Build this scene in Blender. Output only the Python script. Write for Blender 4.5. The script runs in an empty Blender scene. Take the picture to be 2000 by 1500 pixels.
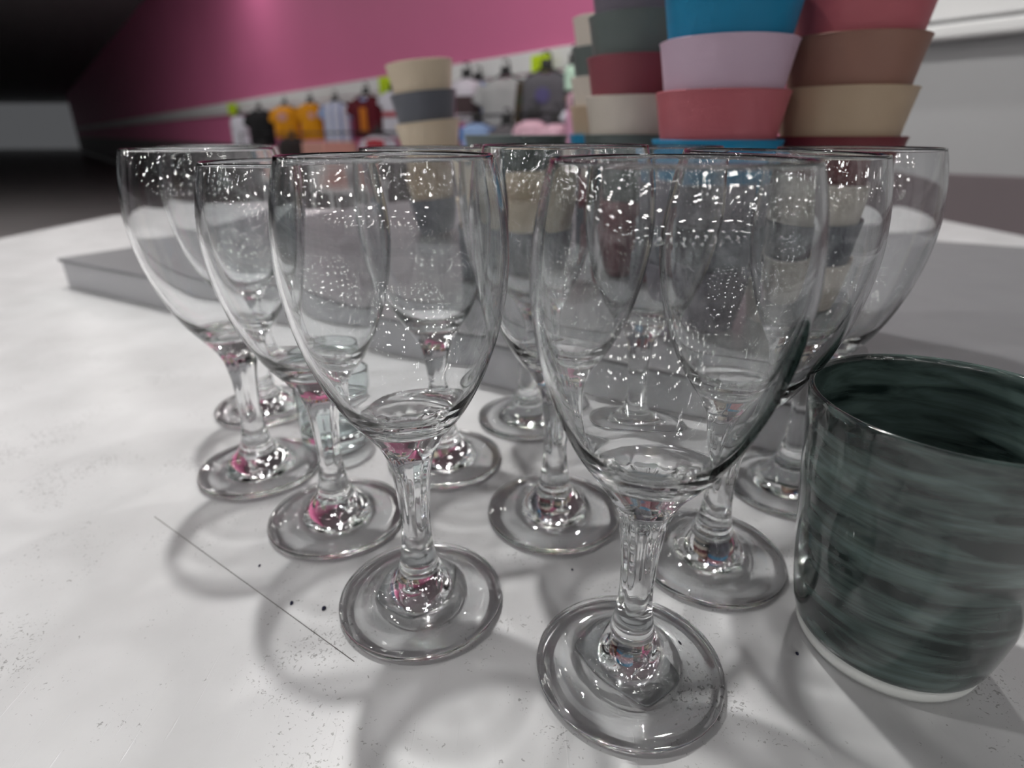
import bpy, bmesh, math, random
from mathutils import Vector, Matrix, noise
random.seed(7)
C = bpy.context.scene.collection
PI = math.pi

# One Blender unit is 5 cm (unit scale 0.05): U units per metre. All builders below work in metres and
# are brought to units in one place at the end; camera and lights are set in units right here.
U = 20.0
bpy.context.scene.unit_settings.system = 'METRIC'
bpy.context.scene.unit_settings.scale_length = 1 / U

# ------------------------------------------------------------------ camera
F_PX, PITCH, CAM_H = 1150.0, 0.4014, 0.1761        # table top is z = 0, metres
cam_data = bpy.data.cameras.new('camera')
cam = bpy.data.objects.new('camera', cam_data)
C.objects.link(cam)
cam.location = (0, 0, CAM_H * U)
cam.rotation_euler = (PI / 2 - PITCH, 0.002, 0)
cam_data.sensor_width = 36.0
cam_data.lens = F_PX / 2000 * 36.0
cam_data.clip_start = 0.01
cam_data.clip_end = 80 * U
cam_data.dof.use_dof = True
cam_data.dof.focus_distance = 0.195 * U
cam_data.dof.aperture_fstop = 7.6 / U
bpy.context.scene.camera = cam

# ------------------------------------------------------------------ world, exposure
sc = bpy.context.scene
w = bpy.data.worlds.new('store_air')
sc.world = w
w.use_nodes = True
w.node_tree.nodes['Background'].inputs[0].default_value = (0.78, 0.80, 0.84, 1)
w.node_tree.nodes['Background'].inputs[1].default_value = 0.085
sc.view_settings.view_transform = 'Standard'
sc.view_settings.look = 'None'
sc.view_settings.gamma = 1
sc.view_settings.exposure = 0.16
sc.view_settings.use_curve_mapping = False
cy = sc.cycles
cy.max_bounces = 16
cy.transmission_bounces = 16
cy.glossy_bounces = 6
cy.diffuse_bounces = 2
cy.use_adaptive_sampling = True
cy.adaptive_threshold = 0.06
cy.adaptive_min_samples = 20
cy.transparent_max_bounces = 8
cy.caustics_reflective = True
cy.caustics_refractive = True
cy.blur_glossy = 0.0
cy.sample_clamp_indirect = 0.0
cy.use_denoising = True
cy.time_limit = 1200        # safety net only; the render normally ends well before

# ------------------------------------------------------------------ ceiling lamps of the store
LAMP_Z = 2.33
KEYS = [(-0.45, 1.15, 36), (-1.5, 0.3, 12), (0.7, 1.7, 12)]
def lamp(x, y, power, size, z=LAMP_Z):
    d = bpy.data.lights.new('ceiling_lamp', 'AREA')
    d.shape = 'DISK'; d.size = size * U; d.energy = power * U * U; d.color = (1.0, 0.985, 0.96)
    o = bpy.data.objects.new('ceiling_lamp', d); C.objects.link(o)
    o.location = (x * U, y * U, z * U)
    d.cycles.is_caustics_light = True
    return o
def beyond_wall(x, y):
    return (x - 0.333) * 0.8 + (y - 3.2) * 0.6 > -0.35
# the store's regular grid of small paired downlights around the table
for i in range(-3, 4):
    for j in range(-3, 4):
        x = i * 1.5 + 0.6 + 0.25 * math.sin(j * 2.1 + i); y = j * 1.5 + 0.5 + 0.2 * math.sin(i * 1.7 + j)
        if beyond_wall(x, y) or math.hypot(x, y) < 1.0: continue
        lamp(x - 0.11, y, 0.6, 0.09)
        lamp(x + 0.11, y + 0.02, 0.6, 0.09)
# larger round fixtures over the rest of the sales floor, most of it behind the camera
for i in range(-6, 7):
    for j in range(-8, 5):
        x = i * 1.8 + 0.3 + 0.3 * math.sin(j * 2.7 + i); y = j * 1.8 - 0.6 + 0.2 * math.sin(i * 1.9 + j)
        if beyond_wall(x, y) or math.hypot(x, y) < 4.4: continue
        far = math.hypot(x, y)
        lamp(x, y, 5.5, 0.17)
        if (i + 2 * j) % 3 == 0: lamp(x + 0.3, y + 0.1, 5.5, 0.17)
# brighter fixtures over the display table
for x, y, p in KEYS:
    lamp(x, y, p, 0.10)
lamp(2.1, 1.2, 40, 0.4)     # fixture close to the near end of the pink wall

# ------------------------------------------------------------------ helpers
def srgb(r, g, b):
    f = lambda c: (c / 255) / 12.92 if c / 255 <= 0.04045 else ((c / 255 + 0.055) / 1.055) ** 2.4
    return (f(r), f(g), f(b), 1)

def principled(name, color, rough=0.5, **kw):
    m = bpy.data.materials.new(name); m.use_nodes = True
    b = m.node_tree.nodes['Principled BSDF']
    b.inputs['Base Color'].default_value = color
    b.inputs['Roughness'].default_value = rough
    for k, v in kw.items():
        b.inputs[k].default_value = v
    return m

def noisy(name, color, rough=0.5, scale=8.0, amount=0.12, bump=0.0, bscale=60.0, **kw):
    """plain colour with slight procedural variation of tone and relief"""
    m = principled(name, color, rough, **kw)
    nt = m.node_tree; b = nt.nodes['Principled BSDF']
    tc = nt.nodes.new('ShaderNodeTexCoord')
    n = nt.nodes.new('ShaderNodeTexNoise'); n.inputs['Scale'].default_value = scale
    n.inputs['Detail'].default_value = 4
    mr = nt.nodes.new('ShaderNodeMapRange')
    mr.inputs['To Min'].default_value = 1 - amount; mr.inputs['To Max'].default_value = 1 + amount
    mx = nt.nodes.new('ShaderNodeVectorMath'); mx.operation = 'SCALE'
    mx.inputs[0].default_value = color[:3]
    nt.links.new(tc.outputs['Object'], n.inputs['Vector'])
    nt.links.new(n.outputs[0], mr.inputs['Value'])
    nt.links.new(mr.outputs[0], mx.inputs['Scale'])
    nt.links.new(mx.outputs[0], b.inputs['Base Color'])
    if bump:
        n2 = nt.nodes.new('ShaderNodeTexNoise'); n2.inputs['Scale'].default_value = bscale
        bp = nt.nodes.new('ShaderNodeBump'); bp.inputs['Strength'].default_value = bump
        bp.inputs['Distance'].default_value = 0.002 * U
        nt.links.new(tc.outputs['Object'], n2.inputs['Vector'])
        nt.links.new(n2.outputs[0], bp.inputs['Height'])
        nt.links.new(bp.outputs[0], b.inputs['Normal'])
    return m

def obj(name, bm, mat, parent=None, smooth=False, loc=None):
    me = bpy.data.meshes.new(name)
    bmesh.ops.recalc_face_normals(bm, faces=bm.faces)
    bm.to_mesh(me); bm.free()
    if smooth:
        for p in me.polygons: p.use_smooth = True
    if mat: me.materials.append(mat)
    o = bpy.data.objects.new(name, me); C.objects.link(o)
    if parent: o.parent = parent
    if loc: o.location = loc
    return o

def tag(o, label, cat, group=None):
    o['label'] = label; o['category'] = cat
    if group: o['group'] = group
    return o

def thing(name, label, cat, loc=(0, 0, 0), rz=0, group=None):
    o = bpy.data.objects.new(name, None); C.objects.link(o)
    o.location = loc; o.rotation_euler = (0, 0, rz)
    return tag(o, label, cat, group)

def struct(o):
    o['kind'] = 'structure'
    return o

def add_box(bm, x0, x1, y0, y1, z0, z1, bevel=0.0, seg=2):
    r = bmesh.ops.create_cube(bm, size=1.0, matrix=Matrix.Translation(((x0 + x1) / 2, (y0 + y1) / 2, (z0 + z1) / 2)) @ Matrix.Diagonal((x1 - x0, y1 - y0, z1 - z0, 1)))
    if bevel:
        es = list({e for v in r['verts'] for e in v.link_edges})
        bmesh.ops.bevel(bm, geom=es, offset=bevel, segments=seg, affect='EDGES', profile=0.5)
    return r

def lathe(bm, prof, seg=96, rfun=None, close=False):
    """prof: (r, z) list; r == 0 gives a pole. close joins last ring to first"""
    rings = []
    for k, (r, z) in enumerate(prof):
        if r <= 1e-7:
            rings.append([bm.verts.new((0, 0, z))])
        else:
            ring = []
            for i in range(seg):
                a = 2 * PI * i / seg
                rr = r * (rfun(a, z, k) if rfun else 1)
                ring.append(bm.verts.new((rr * math.cos(a), rr * math.sin(a), z)))
            rings.append(ring)
    pairs = list(zip(rings[:-1], rings[1:]))
    if close: pairs.append((rings[-1], rings[0]))
    for A, B in pairs:
        if len(A) == 1 and len(B) == 1: continue
        for i in range(seg):
            j = (i + 1) % seg
            if len(A) == 1: bm.faces.new((A[0], B[i], B[j]))
            elif len(B) == 1: bm.faces.new((A[i], A[j], B[0]))
            else: bm.faces.new((A[i], A[j], B[j], B[i]))

def tube(bm, pts, rad, seg=8):
    """round bar along points"""
    rings = []
    n = len(pts)
    up = Vector((0, 0, 1))
    prev = None
    for i, p in enumerate(pts):
        p = Vector(p)
        t = (Vector(pts[min(i + 1, n - 1)]) - Vector(pts[max(i - 1, 0)])).normalized()
        if prev is None:
            a = t.orthogonal().normalized()
        else:
            a = (prev - t * prev.dot(t)).normalized()
        prev = a
        b = t.cross(a)
        rings.append([bm.verts.new(p + a * rad * math.cos(2 * PI * k / seg) + b * rad * math.sin(2 * PI * k / seg)) for k in range(seg)])
    for A, B in zip(rings[:-1], rings[1:]):
        for k in range(seg):
            bm.faces.new((A[k], A[(k + 1) % seg], B[(k + 1) % seg], B[k]))
    bm.faces.new(rings[0]); bm.faces.new(rings[-1])

def catmull(pts, n):
    """smooth curve through (r, z) points"""
    out = []
    P = [pts[0]] + list(pts) + [pts[-1]]
    for i in range(1, len(P) - 2):
        p0, p1, p2, p3 = P[i - 1], P[i], P[i + 1], P[i + 2]
        for k in range(n):
            t = k / n
            out.append(tuple(0.5 * (2 * p1[d] + (p2[d] - p0[d]) * t + (2 * p0[d] - 5 * p1[d] + 4 * p2[d] - p3[d]) * t * t + (3 * p1[d] - p0[d] - 3 * p2[d] + p3[d]) * t ** 3) for d in (0, 1)))
    out.append(tuple(pts[-1]))
    return out

CP, SP = math.cos(PITCH), math.sin(PITCH)
def ray(px, py):
    """direction of the photograph's pixel, used to find where things stand"""
    a, b = (px - 1000) / F_PX, (py - 750) / F_PX
    return Vector((a, CP - b * SP, -SP - b * CP))
def on_ground(px, py, z=0.0):
    d = ray(px, py); s = (z - CAM_H) / d.z
    return Vector((d.x * s, d.y * s, z))
def on_plane(px, py, p0, n):
    d = ray(px, py); o = Vector((0, 0, CAM_H))
    s = (Vector(p0) - o).dot(Vector(n)) / d.dot(Vector(n))
    return o + d * s

# ------------------------------------------------------------------ materials
def make_glass(name, tint=(0.978, 0.982, 0.983, 1), bump=0.0):
    m = bpy.data.materials.new(name); m.use_nodes = True
    nt = m.node_tree; nt.nodes.clear()
    out = nt.nodes.new('ShaderNodeOutputMaterial')
    g = nt.nodes.new('ShaderNodeBsdfGlass')
    g.inputs['Color'].default_value = tint; g.inputs['Roughness'].default_value = 0.0; g.inputs['IOR'].default_value = 1.5
    nt.links.new(g.outputs[0], out.inputs['Surface'])
    if bump:
        tc = nt.nodes.new('ShaderNodeTexCoord')
        mp = nt.nodes.new('ShaderNodeMapping'); mp.inputs['Scale'].default_value = (1, 1, 0.22)
        n = nt.nodes.new('ShaderNodeTexNoise'); n.inputs['Scale'].default_value = 110; n.inputs['Detail'].default_value = 1
        bp = nt.nodes.new('ShaderNodeBump'); bp.inputs['Strength'].default_value = bump; bp.inputs['Distance'].default_value = 0.0006 * U
        nt.links.new(tc.outputs['Object'], mp.inputs['Vector'])
        nt.links.new(mp.outputs[0], n.inputs['Vector'])
        nt.links.new(n.outputs[0], bp.inputs['Height'])
        nt.links.new(bp.outputs[0], g.inputs['Normal'])
    return m
GLASS = make_glass('clear_glass', bump=0.0)
STICKER = principled('translucent_label', (0.38, 0.39, 0.40, 1), 0.25)

def table_material():
    m = bpy.data.materials.new('white_enamel_shelf'); m.use_nodes = True
    nt = m.node_tree; b = nt.nodes['Principled BSDF']
    L = nt.links
    tc = nt.nodes.new('ShaderNodeTexCoord')
    def N(t, **kw):
        n = nt.nodes.new(t)
        for k, v in kw.items(): n.inputs[k].default_value = v
        return n
    base = N('ShaderNodeTexNoise', Scale=18, Detail=6)
    L.new(tc.outputs['Object'], base.inputs['Vector'])
    r1 = nt.nodes.new('ShaderNodeValToRGB')
    r1.color_ramp.elements[0].position = 0.3; r1.color_ramp.elements[0].color = (0.57, 0.57, 0.575, 1)
    r1.color_ramp.elements[1].position = 0.7; r1.color_ramp.elements[1].color = (0.69, 0.69, 0.70, 1)
    L.new(base.outputs[0], r1.inputs[0])
    # fine dark lint and grime flecks, thicker in worn patches
    fleck = N('ShaderNodeTexNoise', Scale=650, Detail=6, Distortion=1.2)
    L.new(tc.outputs['Object'], fleck.inputs['Vector'])
    patch = N('ShaderNodeTexNoise', Scale=22, Detail=3)
    L.new(tc.outputs['Object'], patch.inputs['Vector'])
    pr = nt.nodes.new('ShaderNodeMapRange')
    pr.inputs['From Min'].default_value = 0.42; pr.inputs['From Max'].default_value = 0.66
    pr.inputs['To Min'].default_value = 0.72; pr.inputs['To Max'].default_value = 0.565
    L.new(patch.outputs[0], pr.inputs['Value'])
    gt = nt.nodes.new('ShaderNodeMath'); gt.operation = 'SUBTRACT'
    L.new(fleck.outputs[0], gt.inputs[0]); L.new(pr.outputs[0], gt.inputs[1])
    sm = nt.nodes.new('ShaderNodeMapRange')
    sm.inputs['From Min'].default_value = 0.0; sm.inputs['From Max'].default_value = 0.05
    sm.inputs['To Max'].default_value = 0.55
    L.new(gt.outputs[0], sm.inputs['Value'])
    mix = nt.nodes.new('ShaderNodeMix'); mix.data_type = 'RGBA'
    mix.inputs['B'].default_value = (0.10, 0.095, 0.09, 1)
    L.new(sm.outputs[0], mix.inputs['Factor']); L.new(r1.outputs[0], mix.inputs['A'])
    L.new(mix.outputs['Result'], b.inputs['Base Color'])
    # scratches: stretched noise used as relief
    mp = nt.nodes.new('ShaderNodeMapping'); mp.inputs['Scale'].default_value = (900, 28, 1); mp.inputs['Rotation'].default_value = (0, 0, 0.5)
    L.new(tc.outputs['Object'], mp.inputs['Vector'])
    sn = N('ShaderNodeTexNoise', Scale=1.0, Detail=2); L.new(mp.outputs[0], sn.inputs['Vector'])
    sr = nt.nodes.new('ShaderNodeMapRange'); sr.inputs['From Min'].default_value = 0.66; sr.inputs['From Max'].default_value = 0.72
    L.new(sn.outputs[0], sr.inputs['Value'])
    wav = N('ShaderNodeTexNoise', Scale=9, Detail=1); L.new(tc.outputs['Object'], wav.inputs['Vector'])
    b2 = nt.nodes.new('ShaderNodeBump'); b2.inputs['Strength'].default_value = 0.5; b2.inputs['Distance'].default_value = 0.004 * U
    L.new(wav.outputs[0], b2.inputs['Height'])
    b1 = nt.nodes.new('ShaderNodeBump'); b1.inputs['Strength'].default_value = 0.25; b1.inputs['Distance'].default_value = 0.0002 * U
    L.new(sr.outputs[0], b1.inputs['Height']); L.new(b2.outputs[0], b1.inputs['Normal'])
    L.new(b1.outputs[0], b.inputs['Normal'])
    b.inputs['Roughness'].default_value = 0.3
    b.inputs['Specular IOR Level'].default_value = 0.5
    return m
TABLE = table_material()
RISER = noisy('grey_enamel_riser', (0.42, 0.42, 0.44, 1), 0.35, 12, 0.06)
RISER_TOP = noisy('worn_grey_riser_top', (0.18, 0.18, 0.19, 1), 0.4, 30, 0.12)
RUBBER = principled('dark_steel', (0.03, 0.03, 0.035, 1), 0.5)
PINK = noisy('pink_painted_wall', srgb(216, 114, 158), 0.6, 0.9, 0.08, bump=0.15, bscale=9)
WHITE = noisy('white_painted_board', (0.80, 0.80, 0.80, 1), 0.5, 3, 0.05)
CEIL = noisy('grey_ceiling_tiles', (0.35, 0.35, 0.36, 1), 0.8, 2, 0.1)
FLOOR = noisy('grey_vinyl_floor', (0.28, 0.27, 0.27, 1), 0.4, 2, 0.15)

# ------------------------------------------------------------------ store shell
FLOOR_Z = -0.80
bm = bmesh.new(); add_box(bm, -45, 16, -26, 50, FLOOR_Z - 0.1, FLOOR_Z)
struct(obj('floor', bm, FLOOR))
bm = bmesh.new(); add_box(bm, -45, 16, -26, 50, 2.42, 2.52)
struct(obj('ceiling', bm, CEIL))
# the pink wall runs away to the left behind the table
WP = Vector((0.333, 3.2, 0)); WD = Vector((-0.6, 0.8, 0)); WN = Vector((-0.8, -0.6, 0))
wall_rz = math.atan2(-0.8, 0.6)            # local +x runs towards the near end, local -y faces the store
def wall_frame(name_, bm_, mat, off=0.0, parent=None):
    o = obj(name_, bm_, mat, parent)
    p = WP + WN * off
    o.location = (p.x, p.y, 0); o.rotation_euler = (0, 0, wall_rz)
    return o
bm = bmesh.new(); add_box(bm, -45, 1.2, 0, 0.15, FLOOR_Z, 2.42)
struct(wall_frame('wall_back', bm, PINK))
bm = bmesh.new(); add_box(bm, 1.202, 9.0, 0, 0.15, FLOOR_Z, 2.42)
struct(wall_frame('wall_right', bm, noisy('unseen_grey_wall', (0.42, 0.42, 0.43, 1), 0.6, 2, 0.06)))  # unseen stretch of wall, greyed to keep pink spill off the glasses
# white fascia board with a price rail under it
zt = on_plane(1130, 85, WP + WN * 0.03, WN).z
zb = on_plane(1130, 130, WP + WN * 0.03, WN).z
zr = on_plane(1130, 152, WP + WN * 0.05, WN).z
bm = bmesh.new(); add_box(bm, -45, 9.0, -0.03, -0.002, zb, zt, 0.006)
struct(wall_frame('trim_1', bm, WHITE))
bm = bmesh.new(); add_box(bm, -45, 9.0, -0.055, -0.002, zr, zb - 0.012, 0.008)
struct(wall_frame('trim_2', bm, WHITE))
bm = bmesh.new(); add_box(bm, -45, 9.0, -0.02, -0.002, FLOOR_Z, FLOOR_Z + 0.1, 0.004)
struct(wall_frame('baseboard_back', bm, WHITE))
zw = on_plane(700, 290, WP + WN * 0.02, WN).z
bm = bmesh.new(); add_box(bm, -45, 9.0, -0.018, -0.002, FLOOR_Z + 0.1, zw, 0.004)
struct(wall_frame('trim_3', bm, noisy('mauve_grey_stand_in', (0.17, 0.14, 0.15, 1), 0.6, 3, 0.12)))  # added dark panel standing in for clothes and floor, dulls the pink

# ------------------------------------------------------------------ clothes on the wall
ROD = principled('black_plastic_hanger', (0.012, 0.012, 0.013, 1), 0.4)
HANG_OFF = 0.13
def cloth(name, col, **kw): return noisy(name, col, 0.9, 14, 0.18, bump=0.4, bscale=30, **kw)

def banded(name, cols, scale, axis='z', seed=0.0):
    """cloth printed with stripes of the given colours"""
    m = principled(name, cols[0], 0.9)
    nt = m.node_tree; b = nt.nodes['Principled BSDF']
    tc = nt.nodes.new('ShaderNodeTexCoord'); sp = nt.nodes.new('ShaderNodeSeparateXYZ')
    nt.links.new(tc.outputs['Object'], sp.inputs[0])
    ml = nt.nodes.new('ShaderNodeMath'); ml.operation = 'MULTIPLY_ADD'; ml.inputs[1].default_value = scale; ml.inputs[2].default_value = seed + 50
    fr = nt.nodes.new('ShaderNodeMath'); fr.operation = 'FRACT'
    nt.links.new(sp.outputs[{'x': 0, 'z': 2}[axis]], ml.inputs[0]); nt.links.new(ml.outputs[0], fr.inputs[0])
    r = nt.nodes.new('ShaderNodeValToRGB'); r.color_ramp.interpolation = 'CONSTANT'
    while len(r.color_ramp.elements) < len(cols): r.color_ramp.elements.new(0.5)
    for i, c in enumerate(cols):
        r.color_ramp.elements[i].position = i / len(cols); r.color_ramp.elements[i].color = c
    nt.links.new(fr.outputs[0], r.inputs[0]); nt.links.new(r.outputs[0], b.inputs['Base Color'])
    return m

def blotchy(name, cols, scale):
    m = principled(name, cols[0], 0.9)
    nt = m.node_tree; b = nt.nodes['Principled BSDF']
    tc = nt.nodes.new('ShaderNodeTexCoord'); n = nt.nodes.new('ShaderNodeTexNoise'); n.inputs['Scale'].default_value = scale
    nt.links.new(tc.outputs['Object'], n.inputs['Vector'])
    r = nt.nodes.new('ShaderNodeValToRGB'); r.color_ramp.interpolation = 'CONSTANT'
    while len(r.color_ramp.elements) < len(cols): r.color_ramp.elements.new(0.5)
    for i, c in enumerate(cols):
        r.color_ramp.elements[i].position = 0 if i == 0 else 0.36 + 0.28 * i / len(cols); r.color_ramp.elements[i].color = c
    nt.links.new(n.outputs[0], r.inputs[0]); nt.links.new(r.outputs[0], b.inputs['Base Color'])
    return m

def torso_point(W, H, u, v, front=True, grow=0.0, seed=0):
    """u in -1..1 across, v in 0..1 down"""
    half = W * 0.5 * (0.86 + 0.14 * v) * (0.62 + 0.38 * min(1, v * 7 + 0.35) )
    half = W * 0.5 * (0.93 + 0.07 * v)
    x = half * u
    drop = 0.16 * W * abs(u) ** 1.3 * max(0.0, 1 - v * 3)
    neck = 0.10 * W * max(0.0, 1 - (abs(u) / 0.3) ** 2) * max(0.0, 1 - v * 6) * (1 if front else 0.25)
    z = -v * H - drop - neck
    dep = (0.055 * math.sqrt(max(0, 1 - abs(u) ** 2.6)) * (0.35 + 0.65 * min(1, v * 4 + 0.15)) + 0.004)
    fold = 0.010 * math.sin(u * 9 + seed + 2 * v) * v
    dep = dep + fold * (1 - abs(u)) + grow
    return Vector((x, -dep if front else dep * 0.6, z))

def torso_bm(W, H, seed):
    bm = bmesh.new(); nu, nv = 16, 12
    G = {}
    for s in (0, 1):
        for i in range(nu + 1):
            for j in range(nv + 1):
                if s == 1 and i in (0, nu): G[s, i, j] = G[0, i, j]; continue
                G[s, i, j] = bm.verts.new(torso_point(W, H, -1 + 2 * i / nu, j / nv, s == 0, 0, seed))
    for s in (0, 1):
        for i in range(nu):
            for j in range(nv):
                bm.faces.new((G[s, i, j], G[s, i + 1, j], G[s, i + 1, j + 1], G[s, i, j + 1]))
    for j in (0, nv):       # shoulder seams and hem
        for i in range(nu):
            vs = []
            for v in (G[0, i, j], G[0, i + 1, j], G[1, i + 1, j], G[1, i, j]):
                if v not in vs: vs.append(v)
            if len(vs) > 2: bm.faces.new(vs)
    return bm

def sleeve_bm(W, side, length, ang, r0, r1):
    bm = bmesh.new()
    x0 = side * W * 0.42; z0 = -0.17 * W - r0 * 0.2
    rings = []
    n = 6; seg = 12
    dx, dz = side * math.sin(ang), -math.cos(ang)
    for k in range(n + 1):
        t = k / n; rr = r0 + (r1 - r0) * t
        cx, cz = x0 + dx * length * t, z0 + dz * length * t
        px, pz = -dz, dx
        rings.append([bm.verts.new((cx + px * rr * math.cos(2 * PI * i / seg), 0.45 * rr * math.sin(2 * PI * i / seg) - 0.006, cz + pz * rr * math.cos(2 * PI * i / seg))) for i in range(seg)])
    for A, B in zip(rings[:-1], rings[1:]):
        for i in range(seg): bm.faces.new((A[i], A[(i + 1) % seg], B[(i + 1) % seg], B[i]))
    bm.faces.new(rings[0]); bm.faces.new(rings[-1])
    return bm

def garment(name, label, cat, px, w_px, y0, y1, mat, off=HANG_OFF, sleeve_mat=None, sleeves='short', prints=(), group='clothes hanging on the wall rail', hook='black', rail_z=None, yaw=0.0, seed=0):
    P0 = WP + WN * off
    top = on_plane(px, y0, P0, WN); bot = on_plane(px, y1, P0, WN)
    # each garment is turned off the wall line to face towards the camera
    full = w_px / F_PX * (top.y * CP - (top.z - CAM_H) * SP) * 1.28
    W = full * (1.0 if sleeves == 'none' else 0.78)
    yaw = -0.32 - wall_rz + 0.06 * math.sin(seed * 1.7)
    H = top.z - bot.z
    t = thing(name, label, cat, top, wall_rz + yaw, group)
    obj('body', torso_bm(W, H, seed), mat, t, True)
    sm_ = sleeve_mat or mat
    if sleeves == 'short':
        for s in (-1, 1): obj('sleeve', sleeve_bm(W, s, W * 0.33, 0.55, W * 0.15, W * 0.135), sm_, t, True)
    elif sleeves == 'long':
        for s in (-1, 1): obj('sleeve', sleeve_bm(W, s, H * 0.86, 0.18, W * 0.16, W * 0.10), sm_, t, True)
    for (u0, u1, v0, v1, pm, shape) in prints:
        bp = bmesh.new(); n = 8; G = {}
        for i in range(n + 1):
            for j in range(n + 1):
                a_, b_ = -1 + 2 * i / n, -1 + 2 * j / n
                if shape == 'oval':
                    q = math.sqrt(max(1e-9, 1 - 0.5 * b_ * b_)); q2 = math.sqrt(max(1e-9, 1 - 0.5 * a_ * a_)); a_, b_ = a_ * q, b_ * q2
                u = (u0 + u1) / 2 + a_ * (u1 - u0) / 2; v = (v0 + v1) / 2 + b_ * (v1 - v0) / 2
                G[i, j] = bp.verts.new(torso_point(W, H, u, v, True, 0.003, seed))
        for i in range(n):
            for j in range(n): bp.faces.new((G[i, j], G[i + 1, j], G[i + 1, j + 1], G[i, j + 1]))
        po = obj('print', bp, pm, t, True)
        md = po.modifiers.new('thickness', 'SOLIDIFY'); md.thickness = 0.002; md.offset = 0
    # the hanger it hangs from
    rz_ = (rail_z if rail_z is not None else zr + 0.005) - top.z
    h = thing('coat_hanger', 'black hanger carrying the ' + label, 'hanger', top, wall_rz + yaw, 'hangers on the wall rail')
    bh = bmesh.new()
    arm = [(-W * 0.40, 0, -0.115 * W), (-W * 0.2, 0, -0.045 * W), (0, 0, 0.02), (W * 0.2, 0, -0.045 * W), (W * 0.40, 0, -0.115 * W)]
    tube(bh, arm, 0.008)
    obj('shoulder_bar', bh, ROD, h, True)
    bh = bmesh.new()
    hk = max(rz_, 0.05)
    pts = [(0, 0, 0.015), (0, 0, hk * 0.7)] + [(0.02 * math.sin(q), 0, hk * 0.7 + 0.02 + 0.02 * -math.cos(q)) for q in (0.6, 1.3, 2.0, 2.7, 3.4, 4.0)]
    tube(bh, pts, 0.005)
    add_box(bh, -0.028, 0.028, -0.006, 0.006, 0.0, 0.045, 0.005)
    obj('hook', bh, ROD, h, True)
    # bracket arm from the rail
    return t

S = srgb
WHT = cloth('white_cotton', S(205, 205, 215)); BLK = cloth('black_cotton', (0.006, 0.006, 0.008, 1))
GOLD = cloth('golden_yellow_cotton', S(225, 150, 5)); MAR = cloth('maroon_cotton', S(92, 12, 30))
NAVY = cloth('navy_cotton', S(30, 38, 80)); BLUE = cloth('blue_cotton', S(40, 95, 170))
GREY = cloth('heather_grey_cotton', S(165, 165, 166)); CAMO = blotchy('camouflage_cotton', [S(30, 30, 24), S(70, 50, 30), S(50, 55, 40)], 26)
CHAR = cloth('charcoal_cotton', S(88, 86, 92)); MINT = cloth('mint_green_cotton', S(195, 225, 205))
PNK = cloth('pale_pink_cotton', S(215, 175, 190)); LBL = cloth('light_blue_cotton', S(140, 165, 205))
STRV = banded('white_and_blue_striped_cotton', [S(215, 218, 232), S(215, 218, 232), S(120, 140, 190)], 14, 'x')
STRH = banded('brown_and_white_striped_cotton', [S(70, 55, 58), S(205, 200, 210)], 5.5, 'z')
GOLDP = cloth('gold_print', S(190, 110, 25)); PALE = cloth('pale_lettering_print', S(215, 160, 150))
PURP = cloth('purple_print', S(84, 78, 118)); REDC = cloth('red_cotton', S(170, 60, 70)); LIME = cloth('lime_cotton', S(70, 150, 60))

garment('singlet', 'long plain white garment below the small yellow-green tag', 'shirt', 466, 34, 224, 300, WHT, sleeves='none', seed=1)
garment('t_shirt', 'solid black t-shirt between the white garment and the yellow shirts', 'shirt', 506, 62, 212, 286, BLK, off=0.21, seed=2)
garment('t_shirt', 'golden yellow t-shirt with a pale oval print on its chest', 'shirt', 556, 62, 204, 268, GOLD, prints=[(-0.42, 0.42, 0.22, 0.50, PALE, 'oval')], seed=3)
garment('t_shirt', 'golden yellow t-shirt with a small faded print, beside the striped shirt', 'shirt', 606, 52, 199, 272, GOLD, prints=[(0.0, 0.6, 0.25, 0.45, PALE, 'oval')], off=0.21, seed=4)
garment('t_shirt', 'white t-shirt with light blue upright stripes', 'shirt', 655, 62, 196, 278, STRV, sleeve_mat=LBL, seed=5)
garment('t_shirt', 'maroon t-shirt with a gold print down its front', 'shirt', 715, 72, 184, 270, MAR, prints=[(-0.25, 0.25, 0.3, 0.85, GOLDP, 'box'), (-0.28, 0.28, 0.0, 0.12, LBL, 'oval')], off=0.21, seed=6)
garment('t_shirt', 'white t-shirt with a red band, beside the beige tubs', 'shirt', 768, 54, 176, 268, WHT, prints=[(-0.9, 0.9, 0.45, 0.56, REDC, 'box')], seed=7)
garment('t_shirt', 'bright blue t-shirt mostly hidden by the brown striped shirt', 'shirt', 934, 44, 158, 240, BLUE, off=0.07, seed=8)
garment('t_shirt', 'brown and white striped t-shirt over a blue one', 'shirt', 912, 52, 152, 240, STRH, off=0.21, seed=9)
garment('t_shirt', 'heather grey t-shirt with soft folds across the chest', 'shirt', 988, 104, 148, 252, GREY, seed=10)
garment('long_sleeved_shirt', 'charcoal shirt with camouflage sleeves and purple print', 'shirt', 1068, 104, 137, 244, CHAR, sleeve_mat=CAMO, sleeves='long', prints=[(-0.32, 0.3, 0.32, 0.62, PURP, 'oval')], off=0.21, seed=11)
garment('t_shirt', 'small mint green top at the near end of the rail', 'shirt', 1123, 32, 126, 178, MINT, sleeves='none', seed=12)
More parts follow.
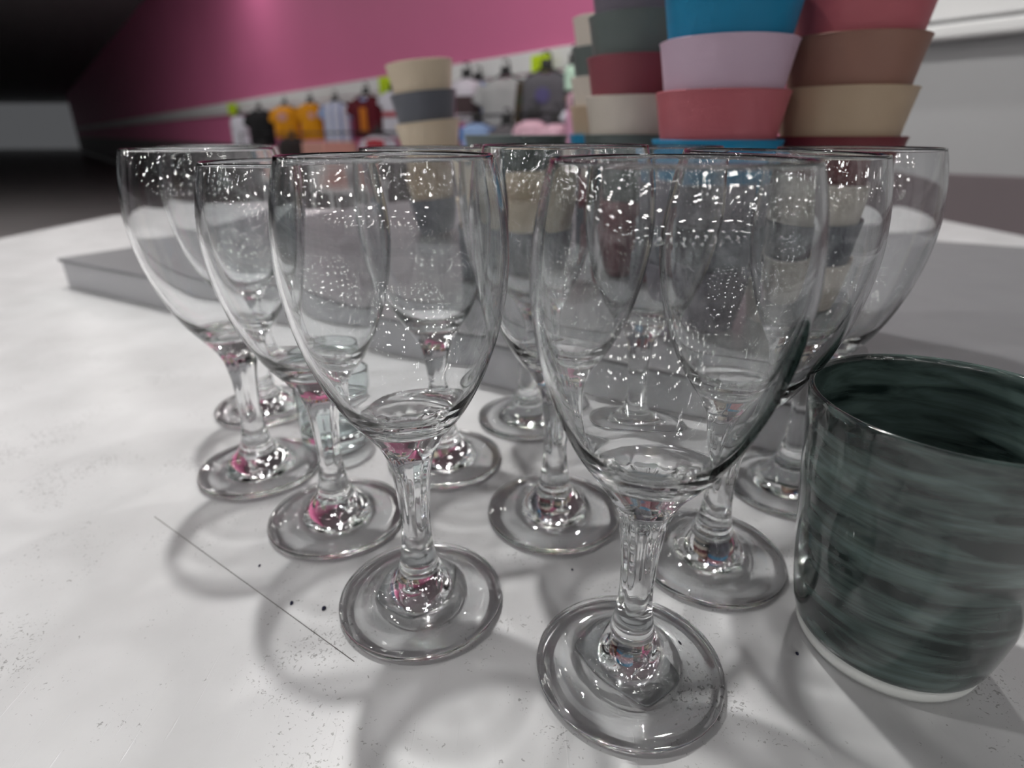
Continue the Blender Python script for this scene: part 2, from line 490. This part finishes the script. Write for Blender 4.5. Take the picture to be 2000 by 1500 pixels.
# second tier, hanging below and in front of the wall rail
low = dict(off=0.30, group='clothes hanging in the lower tier')
lz = on_plane(1042, 222, WP + WN * 0.30, WN).z
lz2 = on_plane(560, 259, WP + WN * 0.30, WN).z
garment('trousers', 'dark folded trousers hung under the yellow shirts', 'trousers', 570, 54, 266, 350, cloth('dark_brown_cloth', S(42, 34, 34)), sleeves='none', seed=13, rail_z=lz2, **low)
garment('t_shirt', 'dark pink garment with green trim below the black t-shirt', 'shirt', 512, 44, 282, 322, cloth('dark_magenta_cloth', S(96, 24, 60)), sleeve_mat=LIME, seed=14, rail_z=lz2, **low)
garment('t_shirt', 'white garment with a red block hanging under the maroon shirt', 'shirt', 738, 62, 262, 312, WHT, prints=[(-0.7, 0.7, 0.15, 0.5, REDC, 'box')], seed=15, rail_z=lz2, **low)
garment('t_shirt', 'light blue t-shirt hanging below the brown striped shirt', 'shirt', 932, 66, 238, 292, LBL, sleeve_mat=BLUE, seed=16, rail_z=lz, **low)
garment('t_shirt', 'dark grey t-shirt hanging below the heather grey t-shirt', 'shirt', 990, 62, 244, 292, cloth('dark_grey_cloth', S(96, 92, 96)), seed=17, rail_z=lz, **low)
garment('t_shirt', 'pale pink t-shirt with peaked shoulders below the charcoal shirt', 'shirt', 1042, 62, 232, 292, PNK, seed=18, rail_z=lz, **low)
garment('t_shirt', 'second pale pink t-shirt, next to the peaked one', 'shirt', 1088, 54, 240, 292, PNK, seed=19, rail_z=lz, **low)
garment('t_shirt', 'rose and white garment hanging below the mint green top', 'shirt', 1130, 52, 208, 285, cloth('rose_cloth', S(190, 140, 165)), sleeve_mat=WHT, seed=20, rail_z=lz, **low)
garment('t_shirt', 'pale pink and tan top directly under the mint green one', 'shirt', 1126, 34, 180, 214, PNK, sleeve_mat=cloth('tan_cloth', S(120, 95, 80)), off=0.16, group='clothes hanging in the lower tier', rail_z=lz + 0.1, seed=21)

# dark rails the second tier hangs from
def local_x(px, py):
    return (on_plane(px, py, WP + WN * 0.30, WN) - (WP + WN * 0.30)).dot(Vector((0.6, -0.8, 0)))
for xa, xb, z_, lab in ((local_x(895, 235), local_x(1165, 222), lz, 'low dark clothes rail carrying the pale pink shirts'),
                        (local_x(470, 262), local_x(790, 258), lz2, 'low dark clothes rail behind the left glasses, under the yellow shirts')):
    rk = thing('clothes_rail', lab, 'clothes rail', (WP + WN * 0.30).to_tuple(), wall_rz)
    bm = bmesh.new(); tube(bm, [(xa, 0, z_), (xb, 0, z_)], 0.007, 10)
    obj('crossbar', bm, ROD, rk, True)
    for xx in (xa, xb):
        bm = bmesh.new(); tube(bm, [(xx, 0, FLOOR_Z), (xx, 0, z_ + 0.004)], 0.009, 10)
        obj('post', bm, ROD, rk, True)

# neon price tags clipped to the white rail
NEON = principled('neon_yellow_green_card', S(205, 235, 0), 0.6)
INK = principled('green_marker_ink', S(120, 150, 10), 0.6)
def price_tag(px, py, w_px, h_px, label):
    P0 = WP + WN * 0.09
    c = on_plane(px, py, P0, WN)
    W = (on_plane(px + w_px / 2, py, P0, WN) - on_plane(px - w_px / 2, py, P0, WN)).length
    H = on_plane(px, py - h_px / 2, P0, WN).z - on_plane(px, py + h_px / 2, P0, WN).z
    t = thing('price_tag', label, 'price tag', c, wall_rz, 'neon price tags on the wall rail')
    bm = bmesh.new(); add_box(bm, -W / 2, W / 2, -0.002, 0.002, -H / 2, H / 2)
    obj('card', bm, NEON, t)
    bm = bmesh.new()
    tube(bm, [(-W * 0.12, -0.003, H * 0.22), (-W * 0.2, -0.003, 0.05 * H), (-W * 0.1, -0.003, -H * 0.25), (-W * 0.2, -0.003, -H * 0.3)], 0.003, 6)
    obj('marking', bm, INK, t)
    bm = bmesh.new()
    tube(bm, [(W * 0.18, -0.003, H * 0.25), (W * 0.08, -0.003, 0.0), (W * 0.16, -0.003, -H * 0.28)], 0.003, 6)
    obj('marking', bm, INK, t)
    bm = bmesh.new(); add_box(bm, -0.012, 0.012, 0.002, 0.036, H * 0.3, H * 0.3 + 0.02, 0.002)
    obj('clip', bm, ROD, t)
price_tag(453, 212, 16, 22, 'small yellow-green price tag above the white garment')
price_tag(752, 166, 23, 34, 'upright yellow-green price tag above the red-banded white shirt')
price_tag(1056, 123, 36, 32, 'brightest yellow-green price tag, above the charcoal shirt')

# salmon carton on a low stand in front of the wall clothes
cpos = on_plane(640, 276, WP + WN * 0.5, WN)
bm = bmesh.new(); add_box(bm, -0.22, 0.22, -0.12, 0.12, -0.30, 0, 0.01)
o = obj('carton', bm, noisy('salmon_card', S(205, 150, 138), 0.7, 6, 0.06), None, False, cpos); o.rotation_euler = (0, 0, wall_rz)
tag(o, 'salmon pink carton under the striped white t-shirt', 'carton')
bm = bmesh.new()
add_box(bm, -0.35, 0.35, -0.2, 0.2, cpos.z - 0.33, cpos.z - 0.30, 0.004)
for sx in (-0.31, 0.31):
    for sy in (-0.16, 0.16): add_box(bm, sx - 0.015, sx + 0.015, sy - 0.015, sy + 0.015, FLOOR_Z, cpos.z - 0.33)
o = obj('stand', bm, WHITE, None, False, (cpos.x, cpos.y, 0)); o.rotation_euler = (0, 0, wall_rz)
tag(o, 'low white stand carrying the salmon carton', 'stand')

# ------------------------------------------------------------------ the display table and its riser
tb = thing('display_table', 'scuffed white enamel display table under the wine glasses', 'table')
bm = bmesh.new(); add_box(bm, -0.95, 0.95, -0.25, 1.45, -0.03, 0.0, 0.003)
obj('tabletop', bm, TABLE, tb)
for sx in (-0.88, 0.88):
    for sy in (-0.18, 1.38):
        bm = bmesh.new(); add_box(bm, sx - 0.025, sx + 0.025, sy - 0.025, sy + 0.025, FLOOR_Z, -0.03, 0.004)
        obj('leg', bm, WHITE, tb)
bm = bmesh.new()
s1, s2 = on_ground(300, 1008), on_ground(690, 1292)
dv = (s2 - s1); nv = Vector((-dv.y, dv.x, 0)).normalized() * 0.00011
for z_ in (0.0001,):
    vs = [bm.verts.new((p.x + q.x, p.y + q.y, z_)) for p, q in ((s1, nv), (s2, nv), (s2, -nv), (s1, -nv))]
    bm.faces.new(vs)
o = obj('seam', bm, principled('seam_grime', (0.16, 0.15, 0.14, 1), 0.8), tb)
md = o.modifiers.new('thickness', 'SOLIDIFY'); md.thickness = 0.0001

RA, RB = Vector((-0.0231, 0.4138, 0)), Vector((0.1689, 0.3005, 0))
rdir = (RB - RA).normalized(); rn = Vector((-rdir.y, rdir.x, 0))      # rn points away from the camera
riser_rz = math.atan2(rdir.y, rdir.x)
RZ = 0.0365
rs = thing('display_riser', 'low grey riser platform behind the wine glasses', 'riser', RA, riser_rz)
bm = bmesh.new(); add_box(bm, -0.62, 0.62, 0.0, 0.68, 0.0005, RZ - 0.004, 0.001)
obj('body', bm, RISER, rs)
bm = bmesh.new(); add_box(bm, -0.623, 0.623, -0.003, 0.683, RZ - 0.004, RZ, 0.0015)
obj('top_sheet', bm, RISER_TOP, rs)

# ------------------------------------------------------------------ stacks of plastic tubs
def tub_bm(R, Hh, wall=0.0014):
    """open round plastic bowl with flared, gently curved sides and a thin lip"""
    bm = bmesh.new()
    out = [(0.0, 0.0), (R * 0.66, 0.0), (R * 0.75, 0.0015), (R * 0.79, 0.006), (R * 0.835, Hh * 0.28), (R * 0.90, Hh * 0.58), (R * 0.972, Hh * 0.9), (R * 0.992, Hh * 0.975), (R, Hh)]
    out = [out[0]] + catmull(out[1:], 3)
    lip = [(R + 0.0004, Hh + 0.0004), (R - wall * 0.4, Hh + 0.0009), (R - wall, Hh + 0.0003)]
    inn = [(r - wall, z) for r, z in reversed(out[1:]) if z > 0.004 and z < Hh * 0.97]
    inn += [(R * 0.72, 0.0022), (0.0, 0.0020)]
    lathe(bm, out + lip + inn, 80)
    return bm
tubcol = {
    'lilac': S(206, 180, 200), 'coral rose': S(186, 98, 108), 'teal blue': S(0, 128, 172), 'cream': S(220, 210, 198),
    'slate green': S(98, 108, 106), 'grey purple': S(112, 106, 118), 'deep rose': S(142, 68, 80), 'beige': S(222, 205, 180),
    'slate grey': S(100, 103, 112), 'tan': S(190, 168, 142), 'brown': S(150, 110, 96), 'dark red': S(110, 34, 44)}
tubmat = {k: noisy(k.replace(' ', '_') + '_plastic', v, 0.42, 30, 0.03) for k, v in tubcol.items()}
tub_mesh = {}
def tub(color, L, label, group, loc, rz, tilt=(0, 0)):
    key = (color, L)
    if key not in tub_mesh:
        o = obj('plastic_tub', tub_bm(L / 2, L * 0.62), tubmat[color], None, True)
        tub_mesh[key] = o.data
    else:
        o = bpy.data.objects.new('plastic_tub', tub_mesh[key]); C.objects.link(o)
    o.location = loc; o.rotation_euler = (tilt[0], tilt[1], rz)
    return tag(o, label, 'tub', group)

def z_at(py, dist):
    d = ray(1000, py); return CAM_H + d.z * dist / d.y
def make_stack(cx, dist, L, rim_px, rim_px2, cols, name, lean=(0, 0), below=(), above=(), rz=None):
    """cols listed top to bottom starting with the tub whose rim is at rim_px; rim_px2 is the rim of the next lower one"""
    fr = L * 0.5
    zc = z_at(rim_px, dist - fr); zc2 = z_at(rim_px2, dist - fr)
    pitch = zc - zc2
    z_top = zc - L * 0.62
    allc = list(cols)
    n_down = int((z_top - RZ) / pitch)
    pitch_n = (z_top - RZ) / max(n_down, 1) if n_down else pitch
    # keep the visible rims exact, let the bottom tubs settle on the riser
    zs_ = [z_top - k * pitch_n for k in range(len(cols)) if z_top - k * pitch_n > RZ - 1e-4]
    for k, z in enumerate(reversed(zs_)):
        i = len(zs_) - 1 - k
        c, lab = cols[i]
        d = ray(cx, rim_px); s = dist / d.y
        tub(c, L, lab, 'tubs in the ' + name, (d.x * s + lean[0] * (z - z_top), dist + lean[1] * (z - z_top), max(z, RZ + 0.0003) + abs(lean[0]) * L * 0.3 * (1 if z - RZ < 0.02 else 0)), 0.04 * math.sin(k * 2.3), tilt=(0, lean[0]))
    zz = z_top
    for k, (c, lab) in enumerate(above):
        zz += pitch_n
        d = ray(cx, rim_px); s = dist / d.y
        tub(c, L, lab, 'tubs in the ' + name, (d.x * s + lean[0] * (zz - z_top), dist + lean[1] * (zz - z_top), zz), 0.03 * math.sin(k * 1.3 + 1), tilt=(0, lean[0]))
    if n_down + 1 != len(zs_): print('STACK', name, 'needs', n_down + 1, 'has', len(zs_))

make_stack(1425, 0.42, 0.083, 66, 170, [
    ('lilac', 'lilac tub under the topmost teal tub of the right stack'),
    ('coral rose', 'coral rose tub directly under the lilac one'),
    ('teal blue', 'teal blue tub under the coral rose one, behind the glass rims'),
    ('grey purple', 'grey purple tub seen through the large front glass, under the teal one'),
    ('slate grey', 'slate grey tub near the bottom of the right stack'),
    ('grey purple', 'grey purple tub at the bottom of the right stack')], 'stack at the right, nearest the glasses',
    above=[('teal blue', 'bright teal tub on top of the lilac one, cut by the photo top')], lean=(0.0, 0))
make_stack(1248, 0.55, 0.084, 104, 180, [
    ('deep rose', 'deep rose tub between the slate green and cream ones'),
    ('cream', 'cream tub with the deep rose one nested in it'),
    ('slate green', 'slate green tub under the cream one, just above the glass rims'),
    ('slate green', 'lower slate green tub seen through the front glass, above a deep rose one'),
    ('deep rose', 'deep rose tub seen through the front glass, beneath slate green ones'),
    ('deep rose', 'deep rose tub at the bottom of the second stack')], 'second stack from the right',
    above=[('slate green', 'slate green tub on top of the deep rose one'), ('grey purple', 'grey purple tub crowning the second stack')])
make_stack(1196, 0.74, 0.084, 24, 82, [
    ('cream', 'pale cream tub peeping out left of the slate green one at the top'),
    ('slate green', 'dark slate tub below the peeping cream one, half hidden'),
    ('cream', 'half hidden cream tub beside the deep rose one'),
    ('tan', 'half hidden tan tub beside the lower cream one'),
    ('teal blue', 'teal tub under the half hidden tan one'),
    ('cream', 'cream tub low in the half hidden stack'),
    ('deep rose', 'deep rose tub near the foot of the half hidden stack'),
    ('slate grey', 'slate grey tub at the foot of the half hidden stack')], 'half hidden stack behind')
make_stack(826, 0.84, 0.085, 116, 176, [
    ('beige', 'topmost beige tub of the stack in front of the shirts'),
    ('slate grey', 'slate grey tub between two beige ones'),
    ('beige', 'beige tub below the slate grey one'),
    ('tan', 'tan tub just above the rim of the left glass'),
    ('tan', 'lower tan tub seen through the left glass'),
    ('slate grey', 'slate grey tub at the foot of the beige stack')], 'stack in front of the shirts', lean=(-0.10, 0))
make_stack(1008, 0.56, 0.090, 266, 330, [
    ('slate green', 'slate green tub below the pale pink shirts, behind the glass rims'),
    ('beige', 'beige tub under the slate green one in the low stack'),
    ('beige', 'lower beige tub in the low stack, second from its bottom'),
    ('slate grey', 'slate grey tub at the foot of the low stack')], 'low stack between the two tall ones')
make_stack(1676, 0.43, 0.083, 60, 160, [
    ('brown', 'brown tub at the right edge of the photo'),
    ('tan', 'tan tub at the right edge of the photo, under the brown one'),
    ('dark red', 'dark red tub at the right edge, level with the glass rims'),
    ('cream', 'cream tub low in the stack at the right edge'),
    ('slate grey', 'slate grey tub near the foot of the stack at the right edge'),
    ('cream', 'cream tub at the foot of the stack at the right edge')], 'stack cut by the right edge',
    above=[('coral rose', 'coral rose tub on top at the right edge of the photo')])

# ------------------------------------------------------------------ wine glasses
# outer silhouette (radius, height) in metres
OUT = [(0.0325, 0.0014), (0.0328, 0.0024), (0.0323, 0.0035), (0.0305, 0.0041), (0.026, 0.0046), (0.021, 0.0058), (0.0165, 0.0080), (0.0128, 0.0112),
       (0.0098, 0.0152), (0.0078, 0.0195), (0.0067, 0.0245), (0.0059, 0.031), (0.0055, 0.038), (0.0058, 0.047), (0.0064, 0.055),
       (0.0074, 0.063), (0.0092, 0.0695), (0.0126, 0.0755), (0.0168, 0.0812), (0.0210, 0.0870), (0.0250, 0.0940), (0.0287, 0.1020),
       (0.0320, 0.1115), (0.0346, 0.1220), (0.0362, 0.1330), (0.0366, 0.1430), (0.0356, 0.1540), (0.0337, 0.1640), (0.0322, 0.1695)]
INN = [(0.0311, 0.1695), (0.0325, 0.1640), (0.0344, 0.1540), (0.0353, 0.1430), (0.0348, 0.1330), (0.0331, 0.1220), (0.0304, 0.1115),
       (0.0268, 0.1020), (0.0226, 0.0940), (0.0180, 0.0880), (0.0125, 0.0842), (0.0060, 0.0826), (0.0, 0.0822)]
BOT = [(0.0, 0.0014), (0.008, 0.00138), (0.016, 0.0013), (0.023, 0.0011), (0.028, 0.0009), (0.0306, 0.0006), (0.0314, 0.0003), (0.0320, 0.0005)]
def glass_bm():
    bm = bmesh.new()
    o = catmull(OUT, 5)
    # rings pressed in the top of the foot
    o = [(r, z + (0.000008 * math.sin(r * 2 * PI / 0.0024) if 0.011 < r < 0.030 and z < 0.02 else 0)) for r, z in o]
    rim = [(0.0320, 0.1702), (0.0316, 0.1704), (0.0313, 0.1701)]
    inn = catmull(INN, 5)
    bot = catmull(BOT, 4)
    prof = bot + o + rim + inn
    prof = prof[:-1] + [(0.0, prof[-1][1])]
    def rf(a, z, k):
        f_ = 1.0
        if 0.028 < z < 0.078:                      # pressed flutes of the stem
            t = min(1, (z - 0.028) / 0.012) * min(1, (0.078 - z) / 0.010)
            f_ += 0.035 * t * math.cos(8 * a)
        if z > 0.082:
            f_ += 0.0007 * noise.noise(Vector((math.cos(a) * 2.2, math.sin(a) * 2.2, z * 45 + (9 if k > len(bot) + len(o) else 0))))
        return f_
    lathe(bm, prof, 112, rf)
    return bm
glass0 = None
def wine_glass(x, y, rz, label, sz=1.0, sxy=1.0, tilt=(0, 0), sticker=None):
    global glass0
    if glass0 is None:
        o = obj('wine_glass', glass_bm(), GLASS, None, True)
        glass0 = o
    else:
        o = glass0.copy(); C.objects.link(o)
    o.location = (x, y, 0.0003); o.rotation_euler = (tilt[0], tilt[1], rz); o.scale = (sxy, sxy, sz)
    tag(o, label, 'wine glass', 'wine glasses on the display table')
    if sticker is not None:
        cpx, cpy, la, lb, ang = sticker        # nearest corner, long side, short side, direction of the long side
        c = on_ground(cpx, cpy)
        ax = Vector((math.cos(ang), math.sin(ang), 0)); bx = Vector((-ax.y, ax.x, 0)) * (1 if lb > 0 else -1)
        ctr = c + ax * la / 2 + bx * abs(lb) / 2 - Vector((x, y, 0))
        ctr.rotate(Matrix.Rotation(-rz, 3, 'Z'))
        bs = bmesh.new(); n = 64; pts = []
        for i in range(n):
            a = 2 * PI * i / n; c_, s_ = math.cos(a), math.sin(a); q = (abs(c_) ** 9 + abs(s_) ** 9) ** (-1 / 9)
            pts.append((la / 2 * q * c_, abs(lb) / 2 * q * s_))
        A = [bs.verts.new((p[0], p[1], -0.0001)) for p in pts]; B = [bs.verts.new((p[0] * 0.99, p[1] * 0.985, 0.00035)) for p in pts]
        bs.faces.new(A); bs.faces.new(B)
        for i in range(n): bs.faces.new((A[i], A[(i + 1) % n], B[(i + 1) % n], B[i]))
        st = obj('sticker', bs, STICKER, o); st.rotation_euler = (0, 0, ang - rz)
        st['label'] = 'pale translucent rectangular sticker under the foot'
        st.location = (ctr.x, ctr.y, 0)
    return o
wine_glass(0.0411, 0.1540, 0.3, 'nearest and largest wine glass, in front on the right, clear sticker under its foot', sticker=(1258, 1388, 0.032, -0.018, 2.27))
wine_glass(-0.0374, 0.1884, 1.1, 'wine glass in front on the left, clear sticker under its foot', sticker=(806, 1206, 0.028, 0.0175, 1.08))
wine_glass(-0.0867, 0.2437, 0.7, 'wine glass whose foot shows just left behind the front left glass', sz=0.978)
wine_glass(0.0204, 0.2472, 2.0, 'wine glass with its stem and foot standing between the two front glasses', sz=1.01)
wine_glass(0.0877, 0.2139, 2.6, 'wine glass behind the right side of the nearest glass, its foot beside the nearest stem', sz=1.0, tilt=(0, -0.02))
wine_glass(-0.1434, 0.2908, 0.2, 'wine glass cut by the left edge of the photo, sparkling foot')
wine_glass(-0.0396, 0.3004, 1.4, 'wine glass seen through the left front glass, foot right behind its stem')
wine_glass(0.0100, 0.3545, 0.9, 'farthest wine glass, its dark-edged foot close to the riser, between the front bowls')
wine_glass(0.1486, 0.2723, 2.2, 'wine glass near the right edge of the photo with a dark ringed foot')
wine_glass(0.0709, 0.3135, 1.8, 'wine glass behind the nearest bowl, its foot mostly hidden by it')
pI = on_ground(520, 797)
wine_glass(pI.x, pI.y, 1.2, 'blurred wine glass at the back left between the two left stems')

# ------------------------------------------------------------------ other glassware
GREENISH = make_glass('pale_green_glass', tint=(0.93, 0.955, 0.955, 1))
pJ = on_ground(656, 862)
bm = bmesh.new()
prof = [(0, 0.004), (0.014, 0.0035), (0.017, 0.0005), (0.0185, 0.0002), (0.0195, 0.001), (0.0198, 0.004), (0.0203, 0.02), (0.0208, 0.040), (0.0204, 0.041), (0.0196, 0.040), (0.0188, 0.02), (0.0180, 0.012), (0.014, 0.0105), (0, 0.0100)]
lathe(bm, catmull(prof, 4)[:-1] + [(0, 0.0100)], 64)
o = obj('tumbler', bm, GREENISH, None, True, (pJ.x, pJ.y, 0.0003))
tag(o, 'small greenish tumbler behind the front left glass, between two stems', 'tumbler')

# dark green tumbler on the right edge, its clear base's refracted light painted as a white ring
def swirl_material():
    m = principled('dark_green_swirled_glass', S(40, 58, 54), 0.12)
    nt = m.node_tree; b = nt.nodes['Principled BSDF']; b.inputs['Coat Weight'].default_value = 0.6
    tc = nt.nodes.new('ShaderNodeTexCoord'); mp = nt.nodes.new('ShaderNodeMapping')
    mp.inputs['Rotation'].default_value = (0.5, 0.4, 0); mp.inputs['Scale'].default_value = (30, 30, 170)
    n = nt.nodes.new('ShaderNodeTexNoise'); n.inputs['Scale'].default_value = 1.0; n.inputs['Detail'].default_value = 5; n.inputs['Distortion'].default_value = 0.6
    r = nt.nodes.new('ShaderNodeValToRGB')
    r.color_ramp.elements[0].position = 0.38; r.color_ramp.elements[0].color = S(24, 36, 34)
    r.color_ramp.elements[1].position = 0.68; r.color_ramp.elements[1].color = S(92, 110, 106)
    nt.links.new(tc.outputs['Object'], mp.inputs[0]); nt.links.new(mp.outputs[0], n.inputs['Vector'])
    nt.links.new(n.outputs[0], r.inputs[0]); nt.links.new(r.outputs[0], b.inputs['Base Color'])
    return m
gt = thing('green_tumbler', 'dark green swirled tumbler with refracted light painted white round its base at the right edge', 'tumbler', (0.1395, 0.168, 0.0003))
bm = bmesh.new()
prof = [(0.0, 0.006), (0.026, 0.006), (0.0295, 0.0065), (0.0318, 0.010), (0.034, 0.022), (0.0363, 0.040), (0.0385, 0.060), (0.0405, 0.080), (0.042, 0.097), (0.0415, 0.0985), (0.0400, 0.097), (0.0385, 0.080), (0.0365, 0.060), (0.0345, 0.040), (0.032, 0.024), (0.028, 0.016), (0, 0.015)]
lathe(bm, catmull(prof, 4)[:-1] + [(0, 0.015)], 80)
obj('body', bm, swirl_material(), gt, True)
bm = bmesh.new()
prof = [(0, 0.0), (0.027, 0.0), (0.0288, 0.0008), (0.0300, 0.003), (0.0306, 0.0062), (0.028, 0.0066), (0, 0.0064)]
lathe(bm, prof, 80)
o = obj('base_ring', bm, principled('painted_base_refraction', (0.8, 0.82, 0.8, 1), 0.15), gt, True)
o['label'] = 'base ring, painted white for refracted light'

# ------------------------------------------------------------------ crumbs on the table
CRUMB = noisy('navy_crumb', S(36, 38, 66), 0.7, 400, 0.3)
for (px, py, r, lab) in ((505, 1105, 0.00055, 'tiny navy crumb left of the second glass foot, uppermost of the three'),
                         (568, 1178, 0.0008, 'navy crumb beside the hairline seam of the table'),
                         (631, 1189, 0.0009, 'navy crumb nearest the foot of the left front glass'),
                         (1555, 1279, 0.0006, 'dark crumb near the dark green tumbler'),
                         (1116, 1114, 0.0005, 'tiny dark crumb between the two front feet'),
                         (1318, 1268, 0.0007, 'dark crumb seen through the foot of the nearest glass')):
    p = on_ground(px, py)
    bm = bmesh.new(); bmesh.ops.create_icosphere(bm, subdivisions=2, radius=r)
    for v in bm.verts:
        v.co *= 1 + 0.6 * noise.noise(v.co * 1500 + Vector((px, 0, 0)))
        v.co.x *= 0.9; v.co.y *= 1.25; v.co.z = max(v.co.z * 0.7, -r * 0.4)
    o = obj('crumb', bm, CRUMB, None, True, (p.x, p.y, r * 0.4 + 0.0001))
    tag(o, lab, 'crumb', 'crumbs on the table')

# ------------------------------------------------------------------ metres to units
for o in list(bpy.data.objects):
    if o.type in ('MESH', 'EMPTY') and o.parent is None:
        o.location = o.location * U
        o.scale = o.scale * U
    if o.type == 'MESH':
        # light focused by the glasses falls on the table, the riser and the foot of each stack
        if o.name.startswith(('wine_glass', 'tumbler')): o.cycles.is_caustics_caster = True
        if o.name.startswith(('tabletop', 'top_sheet', 'sticker')): o.cycles.is_caustics_receiver = True
